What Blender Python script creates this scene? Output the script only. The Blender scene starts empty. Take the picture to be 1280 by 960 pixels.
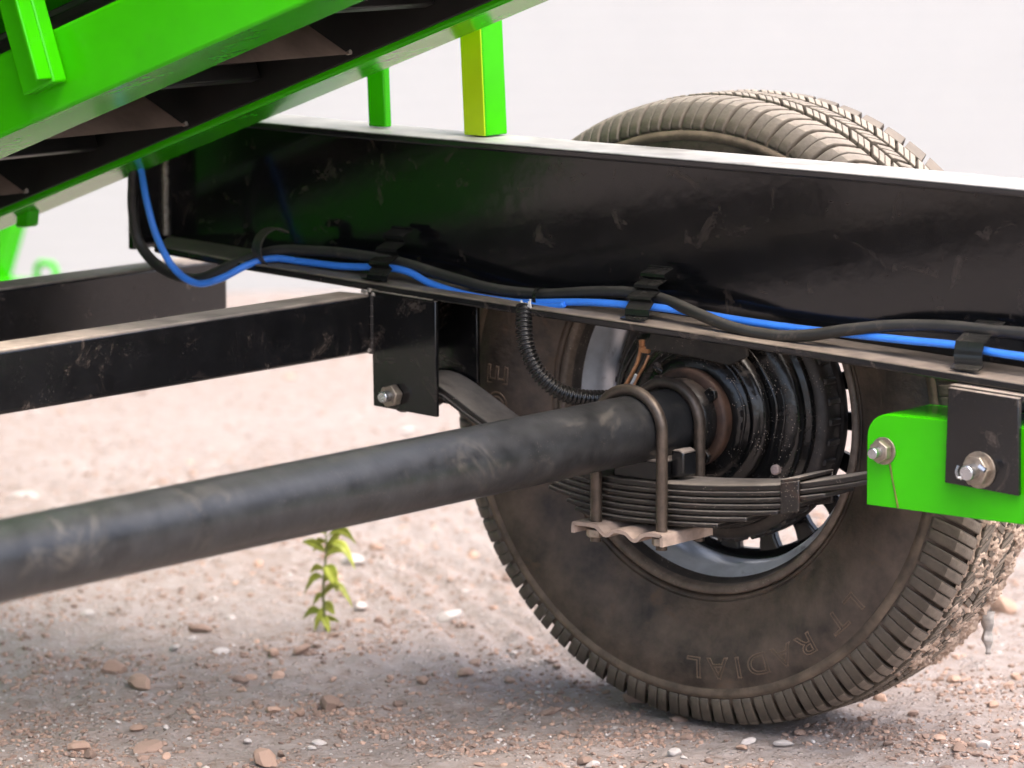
import bpy, bmesh, math, random
import numpy as np
from mathutils import Vector, Matrix, noise
from math import sin, cos, pi, radians, sqrt, hypot, atan2

# ------------------------------------------------------------------ camera, sky, sun, exposure
S = bpy.context.scene
COL = S.collection
CAM = Vector((2.58924, -3.73934, 1.04986)); YAW = radians(37.4946); PITCH = radians(8.1896); FPX = 5055.4
cd = bpy.data.cameras.new('camera'); cam = bpy.data.objects.new('camera', cd); COL.objects.link(cam)
cam.location = CAM; cam.rotation_euler = (pi/2 - PITCH, 0, YAW)
cd.sensor_width = 36; cd.lens = FPX*36/1280; cd.clip_end = 500; cd.clip_start = .05
cd.dof.use_dof = True; cd.dof.focus_distance = 4.42; cd.dof.aperture_fstop = 5.0
S.camera = cam
SUN_AZ = radians(100); SUN_EL = radians(62)          # azimuth clockwise from +Y
w = bpy.data.worlds.new('World'); S.world = w; w.use_nodes = True
nt = w.node_tree
sky = nt.nodes.new('ShaderNodeTexSky'); sky.sky_type = 'NISHITA'; sky.sun_disc = False
sky.sun_elevation = SUN_EL; sky.sun_rotation = SUN_AZ; sky.dust_density = 5.0; sky.air_density = .75; sky.ozone_density = .4
bg = nt.nodes['Background']; bg.inputs[1].default_value = .15
nt.links.new(sky.outputs[0], bg.inputs[0])
sd = bpy.data.lights.new('sun', 'SUN'); sd.energy = 0.95; sd.angle = radians(75); sd.color = (1, .965, .925)
sun = bpy.data.objects.new('sun', sd); COL.objects.link(sun)
sdir = Vector((sin(SUN_AZ)*cos(SUN_EL), cos(SUN_AZ)*cos(SUN_EL), sin(SUN_EL)))
sun.rotation_euler = sdir.to_track_quat('Z', 'Y').to_euler(); sun.location = (3, 6, 8)
vs = S.view_settings; vs.view_transform = 'Standard'; vs.look = 'None'; vs.exposure = 1.85; vs.gamma = 1
vs.use_curve_mapping = False
S.cycles.max_bounces = 4; S.cycles.diffuse_bounces = 3; S.cycles.glossy_bounces = 3; S.cycles.transmission_bounces = 2
S.cycles.caustics_reflective = False; S.cycles.caustics_refractive = False
S.cycles.use_adaptive_sampling = True; S.cycles.adaptive_threshold = .03

R_ = random.Random(11)
# ------------------------------------------------------------------ sight-line helpers: point of a pixel on a plane of known depth
_f = Vector((-sin(YAW)*cos(PITCH), cos(YAW)*cos(PITCH), -sin(PITCH))); _r = Vector((cos(YAW), sin(YAW), 0)); _u = _r.cross(_f)
def ray(px, py): return _f + _r*((px-640)/FPX) - _u*((py-480)/FPX)
def at(px, py, Y): d = ray(px, py); return CAM + d*((Y-CAM.y)/d.y)
def atx(px, py, X): d = ray(px, py); return CAM + d*((X-CAM.x)/d.x)
def atz(px, py, Z=0): d = ray(px, py); return CAM + d*((Z-CAM.z)/d.z)

# ------------------------------------------------------------------ materials
def N(t, typ, **kw):
    n = t.nodes.new(typ)
    for k, v in kw.items():
        if k.startswith('i_'):
            key = k[2:]; key = int(key) if key.isdigit() else key.replace('_', ' ')
            n.inputs[key].default_value = v
        else: setattr(n, k, v)
    return n
def ramp(t, fac, stops):
    r = t.nodes.new('ShaderNodeValToRGB'); e = r.color_ramp.elements
    while len(e) < len(stops): e.new(.5)
    for el, (p, c) in zip(e, stops):
        el.position = p; el.color = (c, c, c, 1) if isinstance(c, (int, float)) else (*c, 1)
    t.links.new(fac, r.inputs[0]); return r.outputs[0]
def mixc(t, fac, a, b):
    m = t.nodes.new('ShaderNodeMix'); m.data_type = 'RGBA'
    for sock, v in ((m.inputs[0], fac), (m.inputs[6], a), (m.inputs[7], b)):
        if isinstance(v, (int, float)): sock.default_value = v
        elif isinstance(v, tuple): sock.default_value = (*v, 1)
        else: t.links.new(v, sock)
    return m.outputs[2]
def math_(t, op, a, b=None, clamp=False):
    m = t.nodes.new('ShaderNodeMath'); m.operation = op; m.use_clamp = clamp
    for s, v in ((m.inputs[0], a), (m.inputs[1], b)):
        if v is None: continue
        if isinstance(v, (int, float)): s.default_value = v
        else: t.links.new(v, s)
    return m.outputs[0]
MATS = {}
def mat(name, col, rough=.5, metal=0., var=.2, scale=25, bump=0., bscale=150, dust=0., dustcol=(.27, .20, .155),
        spots=0., spotcol=(.22, .165, .13), spotscale=9, stretch=(1, 1, 1), specks=0., spec=.5, random_value=0., trans=0.):
    m = bpy.data.materials.new(name); m.use_nodes = True; t = m.node_tree; p = t.nodes['Principled BSDF']; L = t.links
    co = t.nodes.new('ShaderNodeNewGeometry').outputs['Position'] if False else t.nodes.new('ShaderNodeTexCoord').outputs['Object']
    mp = N(t, 'ShaderNodeMapping'); mp.inputs['Scale'].default_value = stretch; L.new(co, mp.inputs[0]); co = mp.outputs[0]
    n1 = N(t, 'ShaderNodeTexNoise', i_Scale=scale, i_Detail=4, i_Roughness=.65); L.new(co, n1.inputs[0])
    lo = tuple(c*(1-var) for c in col); hi = tuple(min(1, c*(1+var)) for c in col)
    c = mixc(t, ramp(t, n1.outputs[0], [(.3, 0.), (.7, 1.)]), lo, hi)
    r = math_(t, 'ADD', math_(t, 'MULTIPLY', n1.outputs[0], .16*min(1, rough*3)), rough - .08*min(1, rough*3))
    if random_value:
        oi = t.nodes.new('ShaderNodeObjectInfo')
        hs = N(t, 'ShaderNodeHueSaturation'); L.new(c, hs.inputs['Color'])
        L.new(math_(t, 'ADD', math_(t, 'MULTIPLY', oi.outputs['Random'], random_value), 1-random_value*.5), hs.inputs['Value'])
        c = hs.outputs[0]
    if spots:                                                     # dried dust smudges, hand marks
        n2 = N(t, 'ShaderNodeTexNoise', i_Scale=spotscale, i_Detail=5, i_Roughness=.75, i_Distortion=.8); L.new(co, n2.inputs[0])
        f = math_(t, 'MULTIPLY', ramp(t, n2.outputs[0], [(.57, 0.), (.70, 1.)]), spots)
        c = mixc(t, f, c, spotcol); r = math_(t, 'ADD', r, math_(t, 'MULTIPLY', f, .5), True)
    if specks:                                                    # small dirt specks
        v = N(t, 'ShaderNodeTexVoronoi', i_Scale=320); L.new(co, v.inputs[0])
        n4 = N(t, 'ShaderNodeTexNoise', i_Scale=40, i_Detail=1); L.new(co, n4.inputs[0])
        f = math_(t, 'MULTIPLY', ramp(t, v.outputs['Distance'], [(.12, 1.), (.2, 0.)]), ramp(t, n4.outputs[0], [(.52, 0.), (.62, specks)]))
        c = mixc(t, f, c, (.42, .35, .29)); r = math_(t, 'ADD', r, math_(t, 'MULTIPLY', f, .4), True)
    if dust:                                                      # dust that has settled on upward faces
        g = t.nodes.new('ShaderNodeNewGeometry'); sx = t.nodes.new('ShaderNodeSeparateXYZ'); L.new(g.outputs['Normal'], sx.inputs[0])
        n3 = N(t, 'ShaderNodeTexNoise', i_Scale=18, i_Detail=4, i_Roughness=.7); L.new(co, n3.inputs[0])
        f = math_(t, 'MULTIPLY', ramp(t, sx.outputs[2], [(.35, 0.), (.95, 1.)]), ramp(t, n3.outputs[0], [(.3, .45*dust), (.62, dust)]))
        c = mixc(t, f, c, dustcol); r = math_(t, 'ADD', r, math_(t, 'MULTIPLY', f, .6), True)
    L.new(c, p.inputs['Base Color']); L.new(r, p.inputs['Roughness'])
    p.inputs['Metallic'].default_value = metal; p.inputs['Specular IOR Level'].default_value = spec
    if trans: p.inputs['Transmission Weight'].default_value = trans
    if bump:
        nb = N(t, 'ShaderNodeTexNoise', i_Scale=bscale, i_Detail=2); L.new(co, nb.inputs[0])
        b = N(t, 'ShaderNodeBump', i_Strength=min(1, bump), i_Distance=.002); L.new(nb.outputs[0], b.inputs['Height'])
        L.new(b.outputs[0], p.inputs['Normal'])
    MATS[name] = m; return m

mat('black_paint', (.006, .006, .0065), .11, var=.3, bump=.05, bscale=60, dust=1., dustcol=(.42, .335, .265), spots=0.16, spotscale=20)
mat('dusty_flange', (.008, .008, .0085), .2, var=.3, bscale=90, dust=1., dustcol=(.33, .262, .205), spots=.25, spotscale=20)
mat('gloss_flange', (.010, .010, .011), .10, var=.3, bscale=40, dust=.75, dustcol=(.60, .575, .54))
mat('black_tube_paint', (.007, .007, .0075), .2, var=.3, dust=1.1, dustcol=(.44, .36, .295), spots=0.24, spotscale=16, specks=0.12)
mat('axle_paint', (.0175, .0182, .0195), .34, var=.45, bump=.2, bscale=90, dust=.08, dustcol=(.20, .185, .165), spots=.34, spotcol=(.13, .112, .090), spotscale=11, specks=.18)
mat('drum_paint', (.0085, .0083, .0082), .23, var=.5, bump=.6, bscale=55, dust=.3, spots=.7, spotscale=24, spotcol=(.060, .047, .038), specks=.9)
mat('spring_steel', (.012, .010, .009), .36, var=.5, bump=.3, bscale=120, dust=.9, dustcol=(.34, .29, .24), spots=.45, spotcol=(.075, .04, .025), spotscale=22, specks=.7)
mat('bare_rod', (.085, .066, .052), .38, metal=.55, var=.4, scale=60, bump=.2, bscale=250, dust=.3)
mat('zinc', (.52, .53, .55), .26, metal=.95, var=.2, scale=60)
mat('dirty_zinc', (.30, .25, .20), .42, metal=.7, var=.35, scale=90, bump=.1)
mat('plate_primer', (.36, .275, .225), .7, var=.25, scale=40, bump=.15, bscale=300, dust=.3)
mat('rust', (.052, .027, .017), .6, var=.8, scale=30, bump=.4, bscale=180, spots=.7, spotcol=(.018, .014, .012), spotscale=24)
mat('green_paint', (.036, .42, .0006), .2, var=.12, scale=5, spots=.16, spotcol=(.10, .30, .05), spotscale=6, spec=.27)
mat('glare_green', (.46, .66, .004), .25, var=.06, scale=6)  # green post paint under glare, the brightness put into the colour
mat('rubber', (.060, .043, .031), .55, var=.8, scale=17, bump=.35, bscale=200, spots=.75, spotcol=(.125, .084, .054), spotscale=15)
mat('tread_rubber', (.085, .068, .050), .62, var=.4, scale=20, bump=.3, bscale=260, dust=.55, dustcol=(.27, .235, .20), spots=.6, spotcol=(.15, .115, .08), spotscale=20)
mat('tread_face', (.20, .165, .13), .75, var=.4, scale=30, bump=.4, bscale=260, dust=.5, dustcol=(.36, .32, .28), spots=.5, spotcol=(.10, .08, .06), spotscale=25)
mat('scuffed_rubber', (.105, .076, .052), .7, var=.6, scale=22, bump=.3, bscale=200, spots=.6, spotcol=(.05, .036, .025), spotscale=14)
mat('letter_rubber', (.115, .078, .050), .6, var=.3)
mat('mud', (.46, .35, .275), .95, var=.4, scale=70, bump=.8, bscale=160)
mat('rim_lip', (.115, .088, .068), .5, var=.4, scale=60, bump=.15, bscale=300, specks=.7)
mat('alloy', (.66, .69, .73), .42, metal=.45, var=.25, scale=14, spots=.7, spotcol=(.06, .05, .042), spotscale=13)
mat('barrel_grime', (.035, .029, .025), .5, var=.6, scale=40, bump=.3, bscale=140, spots=.5, spotcol=(.10, .08, .062), spotscale=30, specks=.8)
mat('spoke_black', (.006, .006, .007), .25, var=.3)
mat('weld', (.30, .26, .22), .45, metal=.4, var=.5, scale=120, bump=.5, bscale=400)
mat('blue_plastic', (.045, .235, .85), .36, var=.12, scale=30, spots=.14, dust=.12)
mat('black_cable', (.016, .0155, .014), .5, var=.3, scale=50, dust=.5, dustcol=(.17, .15, .12), spots=.3, spotscale=30, bump=.1)
mat('conduit_plastic', (.0085, .0085, .0085), .22, var=.3, dust=.25, dustcol=(.14, .11, .085))
mat('clip_worn', (.075, .068, .058), .3, metal=.5, var=.4, scale=80, dust=.4)
mat('clip_steel', (.011, .0115, .011), .17, var=.3, dust=.2, dustcol=(.2, .17, .14), spec=.5)
mat('copper_wire', (.52, .24, .11), .35, metal=.5, var=.4, scale=120)
mat('white_wire', (.75, .73, .70), .4, var=.1)
mat('plug', (.40, .31, .28), .5, var=.25, scale=200)
mat('belt_black', (.008, .0075, .007), .4, var=.4, bump=.1)
mat('flight_steel', (.27, .19, .145), .4, metal=.2, var=.35, scale=14, bump=.1, bscale=60)
mat('stem', (.16, .17, .045), .6, var=.25, scale=80)
mat('leaf', (.34, .37, .045), .5, var=.35, scale=50, random_value=.7)
mat('stone_pink', (.44, .295, .225), .85, var=.28, scale=60, bump=.6, bscale=160, random_value=.5)
mat('stone_pale', (.54, .49, .465), .85, var=.2, scale=60, bump=.6, bscale=160, random_value=.35)
mat('stone_brown', (.29, .20, .158), .9, var=.28, scale=60, bump=.6, bscale=160, random_value=.5)
mat('white_sheet', (.33, .335, .335), .55, var=.03, scale=2)
mat('scrap', (.50, .47, .44), .7, var=.4, scale=90, spots=.5, spotcol=(.4, .05, .05), spotscale=30)
mat('rust_streak', (.10, .11, .01), .6, var=.4, scale=120)

# ------------------------------------------------------------------ mesh helpers
class MB:
    def __init__(s): s.v = []; s.f = []
    def add(s, vs, fs):
        o = len(s.v); s.v += [tuple(v) for v in vs]; s.f += [tuple(i+o for i in f) for f in fs]; return s
    def box(s, a, b):
        x0, y0, z0 = a; x1, y1, z1 = b
        return s.add([(x0,y0,z0),(x1,y0,z0),(x1,y1,z0),(x0,y1,z0),(x0,y0,z1),(x1,y0,z1),(x1,y1,z1),(x0,y1,z1)],
                     [(0,3,2,1),(4,5,6,7),(0,1,5,4),(1,2,6,5),(2,3,7,6),(3,0,4,7)])
    def prism(s, poly, y0, y1):                      # polygon of (x, z), counter-clockwise seen from -Y
        n = len(poly)
        return s.add([(x, y0, z) for x, z in poly] + [(x, y1, z) for x, z in poly],
                     [tuple(range(n)), tuple(range(2*n-1, n-1, -1))] + [(i, n+i, n+(i+1) % n, (i+1) % n) for i in range(n)])
    def ribbon(s, path, y0, y1, th):                 # bent sheet: path of (x, z) extruded along Y with thickness
        n = len(path); nor = []
        for i in range(n):
            a = path[max(0, i-1)]; b = path[min(n-1, i+1)]; d = (b[0]-a[0], b[1]-a[1]); l = hypot(*d) or 1
            nor.append((-d[1]/l, d[0]/l))
        poly = list(path) + [(p[0]-q[0]*th, p[1]-q[1]*th) for p, q in reversed(list(zip(path, nor)))]
        m = 2*n; vs = [(x, y0, z) for x, z in poly] + [(x, y1, z) for x, z in poly]
        fs = [(i, m+i, m+(i+1) % m, (i+1) % m) for i in range(m)]
        for i in range(n-1): fs += [(i, i+1, m-2-i, m-1-i), (m+i+1, m+i, m+m-1-i, m+m-2-i)]
        return s.add(vs, fs)
    def tube(s, pts, r, n=10, cap=True, closed=False):
        pts = [Vector(p) for p in pts]; m = len(pts); rs = r if isinstance(r, (list, tuple)) else [r]*m
        o = len(s.v); up = Vector((0, 0, 1)); T0 = None
        for i, p in enumerate(pts):
            t = (pts[min(m-1, i+1)] - pts[max(0, i-1)]).normalized()
            if T0 is None:
                a = t.cross(up)
                if a.length < .05: a = t.cross(Vector((1, 0, 0)))
                a.normalize()
            else: a = (T0.rotation_difference(t) @ a).normalized()
            T0 = t; b = t.cross(a)
            for k in range(n):
                q = p + (a*cos(2*pi*k/n) + b*sin(2*pi*k/n))*rs[i]; s.v.append(tuple(q))
        for i in range(m-1):
            for k in range(n): s.f.append((o+i*n+k, o+i*n+(k+1) % n, o+(i+1)*n+(k+1) % n, o+(i+1)*n+k))
        if cap: s.f.append(tuple(o+k for k in range(n-1, -1, -1))); s.f.append(tuple(o+(m-1)*n+k for k in range(n)))
        return s
    def lathe(s, prof, c=(0, 0), n=96, a0=0, a1=2*pi, jitter=None):   # profile of (radius, y) round an axis along Y through (x, z) = c
        o = len(s.v); full = abs(a1-a0-2*pi) < 1e-6; m = n if full else n+1; k = len(prof)
        for i in range(m):
            a = a0+(a1-a0)*i/n
            for r, y in prof:
                s.v.append((c[0]+r*cos(a), y, c[1]+r*sin(a)))
        for i in range(n):
            for j in range(k-1):
                i2 = (i+1) % m
                s.f.append((o+i*k+j, o+i*k+j+1, o+i2*k+j+1, o+i2*k+j))
        return s
    def mesh(s, name, sharp=40):
        me = bpy.data.meshes.new(name); me.from_pydata(s.v, [], s.f)
        bm = bmesh.new(); bm.from_mesh(me); bmesh.ops.recalc_face_normals(bm, faces=bm.faces); bm.to_mesh(me); bm.free()
        me.shade_smooth(); me.set_sharp_from_angle(angle=radians(sharp)); return me
ROOTS = set()
def link(name, me, m, parent=None, bevel=0., seg=2):
    if m: me.materials.append(MATS[m])
    o = bpy.data.objects.new(name, me); COL.objects.link(o)
    if parent:
        o.parent = parent
        if parent.name in ROOTS: o.location = -parent.location
    if bevel:
        b = o.modifiers.new('bevel', 'BEVEL'); b.width = bevel; b.segments = seg; b.limit_method = 'ANGLE'; b.angle_limit = radians(40)
    return o
def build(mb, name, m, parent=None, bevel=0., sharp=40, seg=2): return link(name, mb.mesh(name, sharp), m, parent, bevel, seg)
def tag(o, label=None, cat=None, group=None, kind=None):
    for k, v in (('label', label), ('category', cat), ('group', group), ('kind', kind)):
        if v: o[k] = v
    return o
def thing(name, loc, label, cat, group=None):
    o = bpy.data.objects.new(name, None); COL.objects.link(o); o.location = loc; o.empty_display_size = .05; ROOTS.add(o.name)
    return tag(o, label, cat, group)
def spline(pts, per=8):
    P = [Vector(p) for p in pts]; out = []
    for i in range(len(P)-1):
        p0, p1, p2, p3 = P[max(0, i-1)], P[i], P[i+1], P[min(len(P)-1, i+2)]
        for k in range(per):
            t = k/per
            out.append(.5*((2*p1) + (p2-p0)*t + (2*p0-5*p1+4*p2-p3)*t*t + (3*p1-p0-3*p2+p3)*t**3))
    out.append(P[-1]); return out
def hexnut(mb, c, r, y0, y1, rot=0):                 # hexagon round an axis along Y
    mb.prism([(c[0]+r*cos(rot+k*pi/3), c[1]+r*sin(rot+k*pi/3)) for k in range(6)], y0, y1)
def disc(mb, c, r, y0, y1, n=20): mb.prism([(c[0]+r*cos(2*pi*k/n), c[1]+r*sin(2*pi*k/n)) for k in range(n)], y0, y1)

# ================================================================== SETTING
# ground: one sheet, fine where it is seen close
def ground_height(x, y):
    d = hypot(x+.3, y)
    amp = 1/(1+max(0, d-3)*.3)
    h = noise.fractal(Vector((x*1.6, y*1.6, 3.1)), 1.0, 2.1, 5)*.010*amp
    h += noise.fractal(Vector((x*22, y*22, 7.7)), .9, 2.2, 4)*.0064*amp
    # shallow ruts pressed by a tyre beside the wheel
    t = (x*.62 + y*.78); s = (x*.78 - y*.62)
    e = math.exp(-((t-.02)/.24)**2)*math.exp(-((s+.75)/.5)**2)
    h += e*.0085*sin(t*2*pi/.052 + 1.6*noise.noise(Vector((x*6, y*6, 0))))
    # pressed flat under the tyre
    g = math.exp(-((x/.13)**2+((y-.07)/.14)**2)); h = h*(1-g) - .001*g
    return h
def axis_coords(lo, hi, step, far):
    a = list(np.arange(lo, hi+step/2, step)); s = step; x = a[-1]
    up = []
    while x < far: s *= 1.16; x += s; up.append(x)
    s = step; x = a[0]; dn = []
    while x > -far: s *= 1.16; x -= s; dn.append(x)
    return dn[::-1] + a + up
xs = axis_coords(-1.75, .75, .0105, 60); ys = axis_coords(-.95, 1.15, .0105, 60)
gv = [(x, y, ground_height(x, y)) for y in ys for x in xs]; nx = len(xs)
gf = [(j*nx+i, j*nx+i+1, (j+1)*nx+i+1, (j+1)*nx+i) for j in range(len(ys)-1) for i in range(nx-1)]
gm = bpy.data.meshes.new('ground'); gm.from_pydata(gv, [], gf); gm.shade_smooth()
m = bpy.data.materials.new('dirt'); m.use_nodes = True; t = m.node_tree; p = t.nodes['Principled BSDF']; L = t.links
co = t.nodes.new('ShaderNodeTexCoord').outputs['Object']
n1 = N(t, 'ShaderNodeTexNoise', i_Scale=2.3, i_Detail=9, i_Roughness=.62); L.new(co, n1.inputs[0])
n2 = N(t, 'ShaderNodeTexNoise', i_Scale=38, i_Detail=8, i_Roughness=.7); L.new(co, n2.inputs[0])
c = mixc(t, ramp(t, n1.outputs[0], [(.35, 0.), (.65, 1.)]), (.246, .190, .160), (.300, .255, .234))
c = mixc(t, ramp(t, n2.outputs[0], [(.38, 0.), (.66, 1.)]), c, (.36, .318, .300))
c = mixc(t, ramp(t, n2.outputs[0], [(.30, .75), (.42, 0.)]), c, (.165, .108, .080))
v1 = N(t, 'ShaderNodeTexVoronoi', i_Scale=150); L.new(co, v1.inputs[0])
sc_ = t.nodes.new('ShaderNodeSeparateColor'); L.new(v1.outputs['Color'], sc_.inputs[0])
grain = math_(t, 'MULTIPLY', ramp(t, v1.outputs['Distance'], [(.25, 1.), (.5, 0.)]), ramp(t, sc_.outputs[0], [(.62, 0.), (.66, .8)]))
c = mixc(t, grain, c, mixc(t, sc_.outputs[1], (.46, .33, .27), (.55, .50, .48)))
L.new(c, p.inputs['Base Color']); p.inputs['Roughness'].default_value = .95; p.inputs['Specular IOR Level'].default_value = .15
bh = math_(t, 'ADD', math_(t, 'MULTIPLY', grain, .6), n2.outputs[0])
b_ = N(t, 'ShaderNodeBump', i_Strength=1., i_Distance=.010); L.new(bh, b_.inputs['Height']); L.new(b_.outputs[0], p.inputs['Normal'])
gm.materials.append(m)
ground = bpy.data.objects.new('ground', gm); COL.objects.link(ground); tag(ground, kind='structure', label='bare pinkish dirt ground strewn with small stones')

# white ribbed wall far behind
mb = MB(); H = 4.2; rows = int(H/.0075)
A = CAM + Vector((-sin(YAW), cos(YAW), 0))*8.75; A.z = 0
wd = Vector((cos(YAW+radians(10)), sin(YAW+radians(10)), 0)); wn = Vector((-wd.y, wd.x, 0))
prof = [(z, .0003*sin(2*pi*z/.030)) for z in np.linspace(-.05, H, rows)]
k = len(prof); seams = [-14, 14]
vs_ = []
for e in seams:
    for z, o in prof: q = A + wd*e + wn*o; vs_.append((q.x, q.y, z))
for e in seams[::-1]:
    for z in (H, -.05): q = A + wd*e + wn*.08; vs_.append((q.x, q.y, z))
mb.add(vs_, [(j, j+1, k+j+1, k+j) for j in range(k-1)] + [(2*k, 2*k+1, 2*k+3, 2*k+2)][:1] + [(k-1, 2*k-1, 2*k, 2*k+2)])
wall = build(mb, 'wall', 'white_sheet'); tag(wall, 'long white wall of finely ribbed sheet behind the trailer', 'wall')

# ================================================================== TRAILER
trailer = thing('trailer', (0, -.1, 0), 'black painted trailer chassis with leaf sprung axle and dusty wheel', 'trailer')
WC = (0, .362)                                             # wheel axis (x, z)
ztop = lambda x: .668 - .02*x
zbot = lambda x: .473 - .05*x
# ---- chassis beam: channel open towards the near side
YW, YF = -.070, -.155; XL, XR = -.763, 1.9
mb = MB()
def bar_x(y0, y1, za, zb, xl=XL, cut=0.):                                 # slanting flat bar between heights za(x)..zb(x)
    xs_ = np.linspace(xl, XR, 14)
    vs_ = []; fs_ = []
    for x in xs_:
        wob = .0012*sin(x*5.3)
        xf = max(x, xl+cut)                                  # near corner cut off at the left end
        if cut and x > xl and x < xl+cut+.02: continue
        vs_ += [(xf, y0, za(x)+wob), (x, y1, za(x)+wob), (x, y1, zb(x)+wob), (xf, y0, zb(x)+wob)]
    for i in range(len(vs_)//4-1):
        o = i*4
        for j in range(4): fs_.append((o+j, o+(j+1) % 4, o+4+(j+1) % 4, o+4+j))
    e = len(vs_)-4; fs_ += [(0, 1, 2, 3), (e+3, e+2, e+1, e)]
    mb.add(vs_, fs_)
bar_x(YW, YW+.008, lambda x: zbot(x)+.0095, lambda x: ztop(x)-.0095)
beam = build(mb, 'chassis_beam', 'black_paint', trailer, .0025, seg=3); beam['label'] = 'glossy black channel beam running past the wheel'
mb = MB(); bar_x(YF, YW+.008, zbot, lambda x: zbot(x)+.0094, XL, .058); build(mb, 'bottom_flange', 'dusty_flange', beam, .0025, seg=3)
mb = MB(); bar_x(YF, YW+.008, lambda x: ztop(x)-.0094, ztop); build(mb, 'top_flange', 'gloss_flange', beam, .0025, seg=3)
mb = MB(); mb.box((XL-.009, -.128, zbot(XL)-.002), (XL, -.06, ztop(XL)+.001)); build(mb, 'end_plate', 'black_paint', beam, .0015)
mb = MB()                                                  # vertical weld in the corner of web and end plate
for i in range(46):
    z = zbot(XL)+.014 + i*.0034; r0 = .0042+.0012*R_.random()
    mb.tube([(XL+.002, YW-.002+.001*R_.uniform(-1, 1), z-.002), (XL+.002, YW-.002, z+.002)], r0, 6)
wb = build(mb, 'weld_bead', 'weld', beam, sharp=80)
# ---- cross tubes
def cross_tube(x0, x1, y0, y1, z0, z1):
    mb = MB(); mb.box((x0, y0, z0), (x1, y1, z1)); return build(mb, 'cross_tube', 'black_tube_paint', trailer, .005, seg=3)
cross_tube(-.418, -.3665, -1.55, -.1505, .4175, .4865)['label'] = 'black box tube welded to the front spring hanger'
cross_tube(-.79, -.735, -1.55, .013, .422, .4885)['label'] = 'black box tube under the end of the chassis beam'
# ---- front hanger (near cheek + far cheek) and its bolt
mb = MB(); mb.prism([(-.363, .3565), (-.2695, .3515), (-.2705, zbot(-.27)-.001), (-.366, zbot(-.366)-.001)], -.1555, -.1495)
fh = build(mb, 'front_hanger', 'black_tube_paint', trailer, .0012); fh['label'] = 'black steel spring hanger plate with bolt'
mb = MB(); mb.prism([(-.363, .3565), (-.2695, .3515), (-.2705, zbot(-.27)-.001), (-.366, zbot(-.366)-.001)], -.0785, -.0725)
build(mb, 'hanger_cheek', 'black_tube_paint', fh, .0012)
mb = MB(); mb.box((-.366, -.149, .41), (-.3605, -.079, zbot(-.36)-.0015)); build(mb, 'hanger_web', 'black_tube_paint', fh, .001)
mb = MB()
for i in range(22):
    z = .419+i*.0031; mb.tube([(-.3655, -.1545, z-.0018), (-.3655, -.1545, z+.0018)], .0032+.0012*R_.random(), 6)
for i in range(30):
    x = -.368+i*.0032; mb.tube([(x-.002, -.1555, zbot(x)-.0015), (x+.002, -.1555, zbot(x)-.0015)], .0022+.0016*R_.random()*(1.4 if i < 6 else .5), 6)
build(mb, 'weld_bead', 'black_tube_paint', fh, sharp=80)
for dx, dz, r in ((-.004, -.001, .0045), (.001, .002, .0035), (-.009, .0, .003), (.006, -.002, .003), (-.001, -.068, .0035)):
    mb = MB(); mb.tube([(-.367+dx, -.158, .4895+dz-.002), (-.366+dx, -.157, .4895+dz+.002)], r, 6); build(mb, 'weld_spatter', 'weld', fh, sharp=80)
def bolt(parent, c, y, big=.0155, stick=.016, names=('nut', 'bolt'), rot=.3, washer=True):
    mb = MB(); hexnut(mb, c, big, y-.0125, y-.0005 if not washer else y-.0025, rot); build(mb, names[0], 'dirty_zinc', parent, .0012)
    if washer: mb = MB(); disc(mb, c, big*1.18, y-.0025, y-.0003); build(mb, 'washer', 'dirty_zinc', parent, .0004)
    mb = MB(); disc(mb, c, big*.48, y-.0125-stick, y+.085, 16); build(mb, names[1], 'zinc', parent, .001)
bolt(fh, (-.331, .372), -.1557, .0135, .011, rot=.25, washer=False)
# ---- rear hanger cheeks
mb = MB(); mb.prism([(.419, .3485), (.5075, .3435), (.506, zbot(.5)-.003), (.4215, zbot(.42)-.003)], -.171, -.1645)
rh = build(mb, 'rear_hanger', 'black_tube_paint', trailer, .0012); rh['label'] = 'black steel hanger plate in front of the green rocker'
mb = MB(); mb.prism([(.419, .3485), (.5075, .3435), (.506, zbot(.5)-.003), (.4215, zbot(.42)-.003)], -.0665, -.0605)
build(mb, 'hanger_cheek', 'black_tube_paint', rh, .0012)
mb = MB(); mb.prism([(.419, zbot(.42)-.0085), (.507, zbot(.5)-.0085), (.507, zbot(.5)-.001), (.419, zbot(.42)-.001)], -.164, -.067)
build(mb, 'hanger_pad', 'black_tube_paint', rh, .001)
bolt(rh, (.4615, .3665), -.1712, .0165, .016, rot=.1)
mb = MB(); mb.tube([(.447, -.190, .372), (.4452, -.191, .3655), (.4472, -.191, .3595), (.452, -.19, .3585)], .0016, 6)
mb.tube([(.472, -.190, .3735), (.479, -.190, .3695)], .0030, 6); build(mb, 'cotter_pin', 'zinc', rh)
# ---- green equalizer rocker between the cheeks
def eq_poly(dx=0):
    arc = [(.318+.026-.026*cos(a), .4125-.026+.026*sin(a)) for a in np.linspace(0, pi/2, 7)]
    return arc
left = eq_poly()
half = [(.3185, .3135)] + left + [(.4615, .417)]
poly = [(.3185, .3135), (.4615, .3125), (.6045, .3135)] + [(.923-x, z) for x, z in left] + [(.4615, .414)] + left[::-1]
mb = MB(); mb.prism(poly, -.1632, -.1568)
eq = build(mb, 'equalizer', 'green_paint', trailer, .0012); eq['label'] = 'bright green steel rocker at the rear end of the leaf spring'
mb = MB(); mb.prism(poly, -.0782, -.0718); build(mb, 'rocker_cheek', 'green_paint', eq, .0012)
top = left + [(.4615, .414)] + [(.923-x, z) for x, z in left[::-1]]
mb = MB(); mb.ribbon([(x, z) for x, z in top], -.1566, -.0784, .006); build(mb, 'rocker_top', 'green_paint', eq, .0008)
bolt(eq, (.340, .3735), -.1634, .0125, .012, rot=.5)
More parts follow.
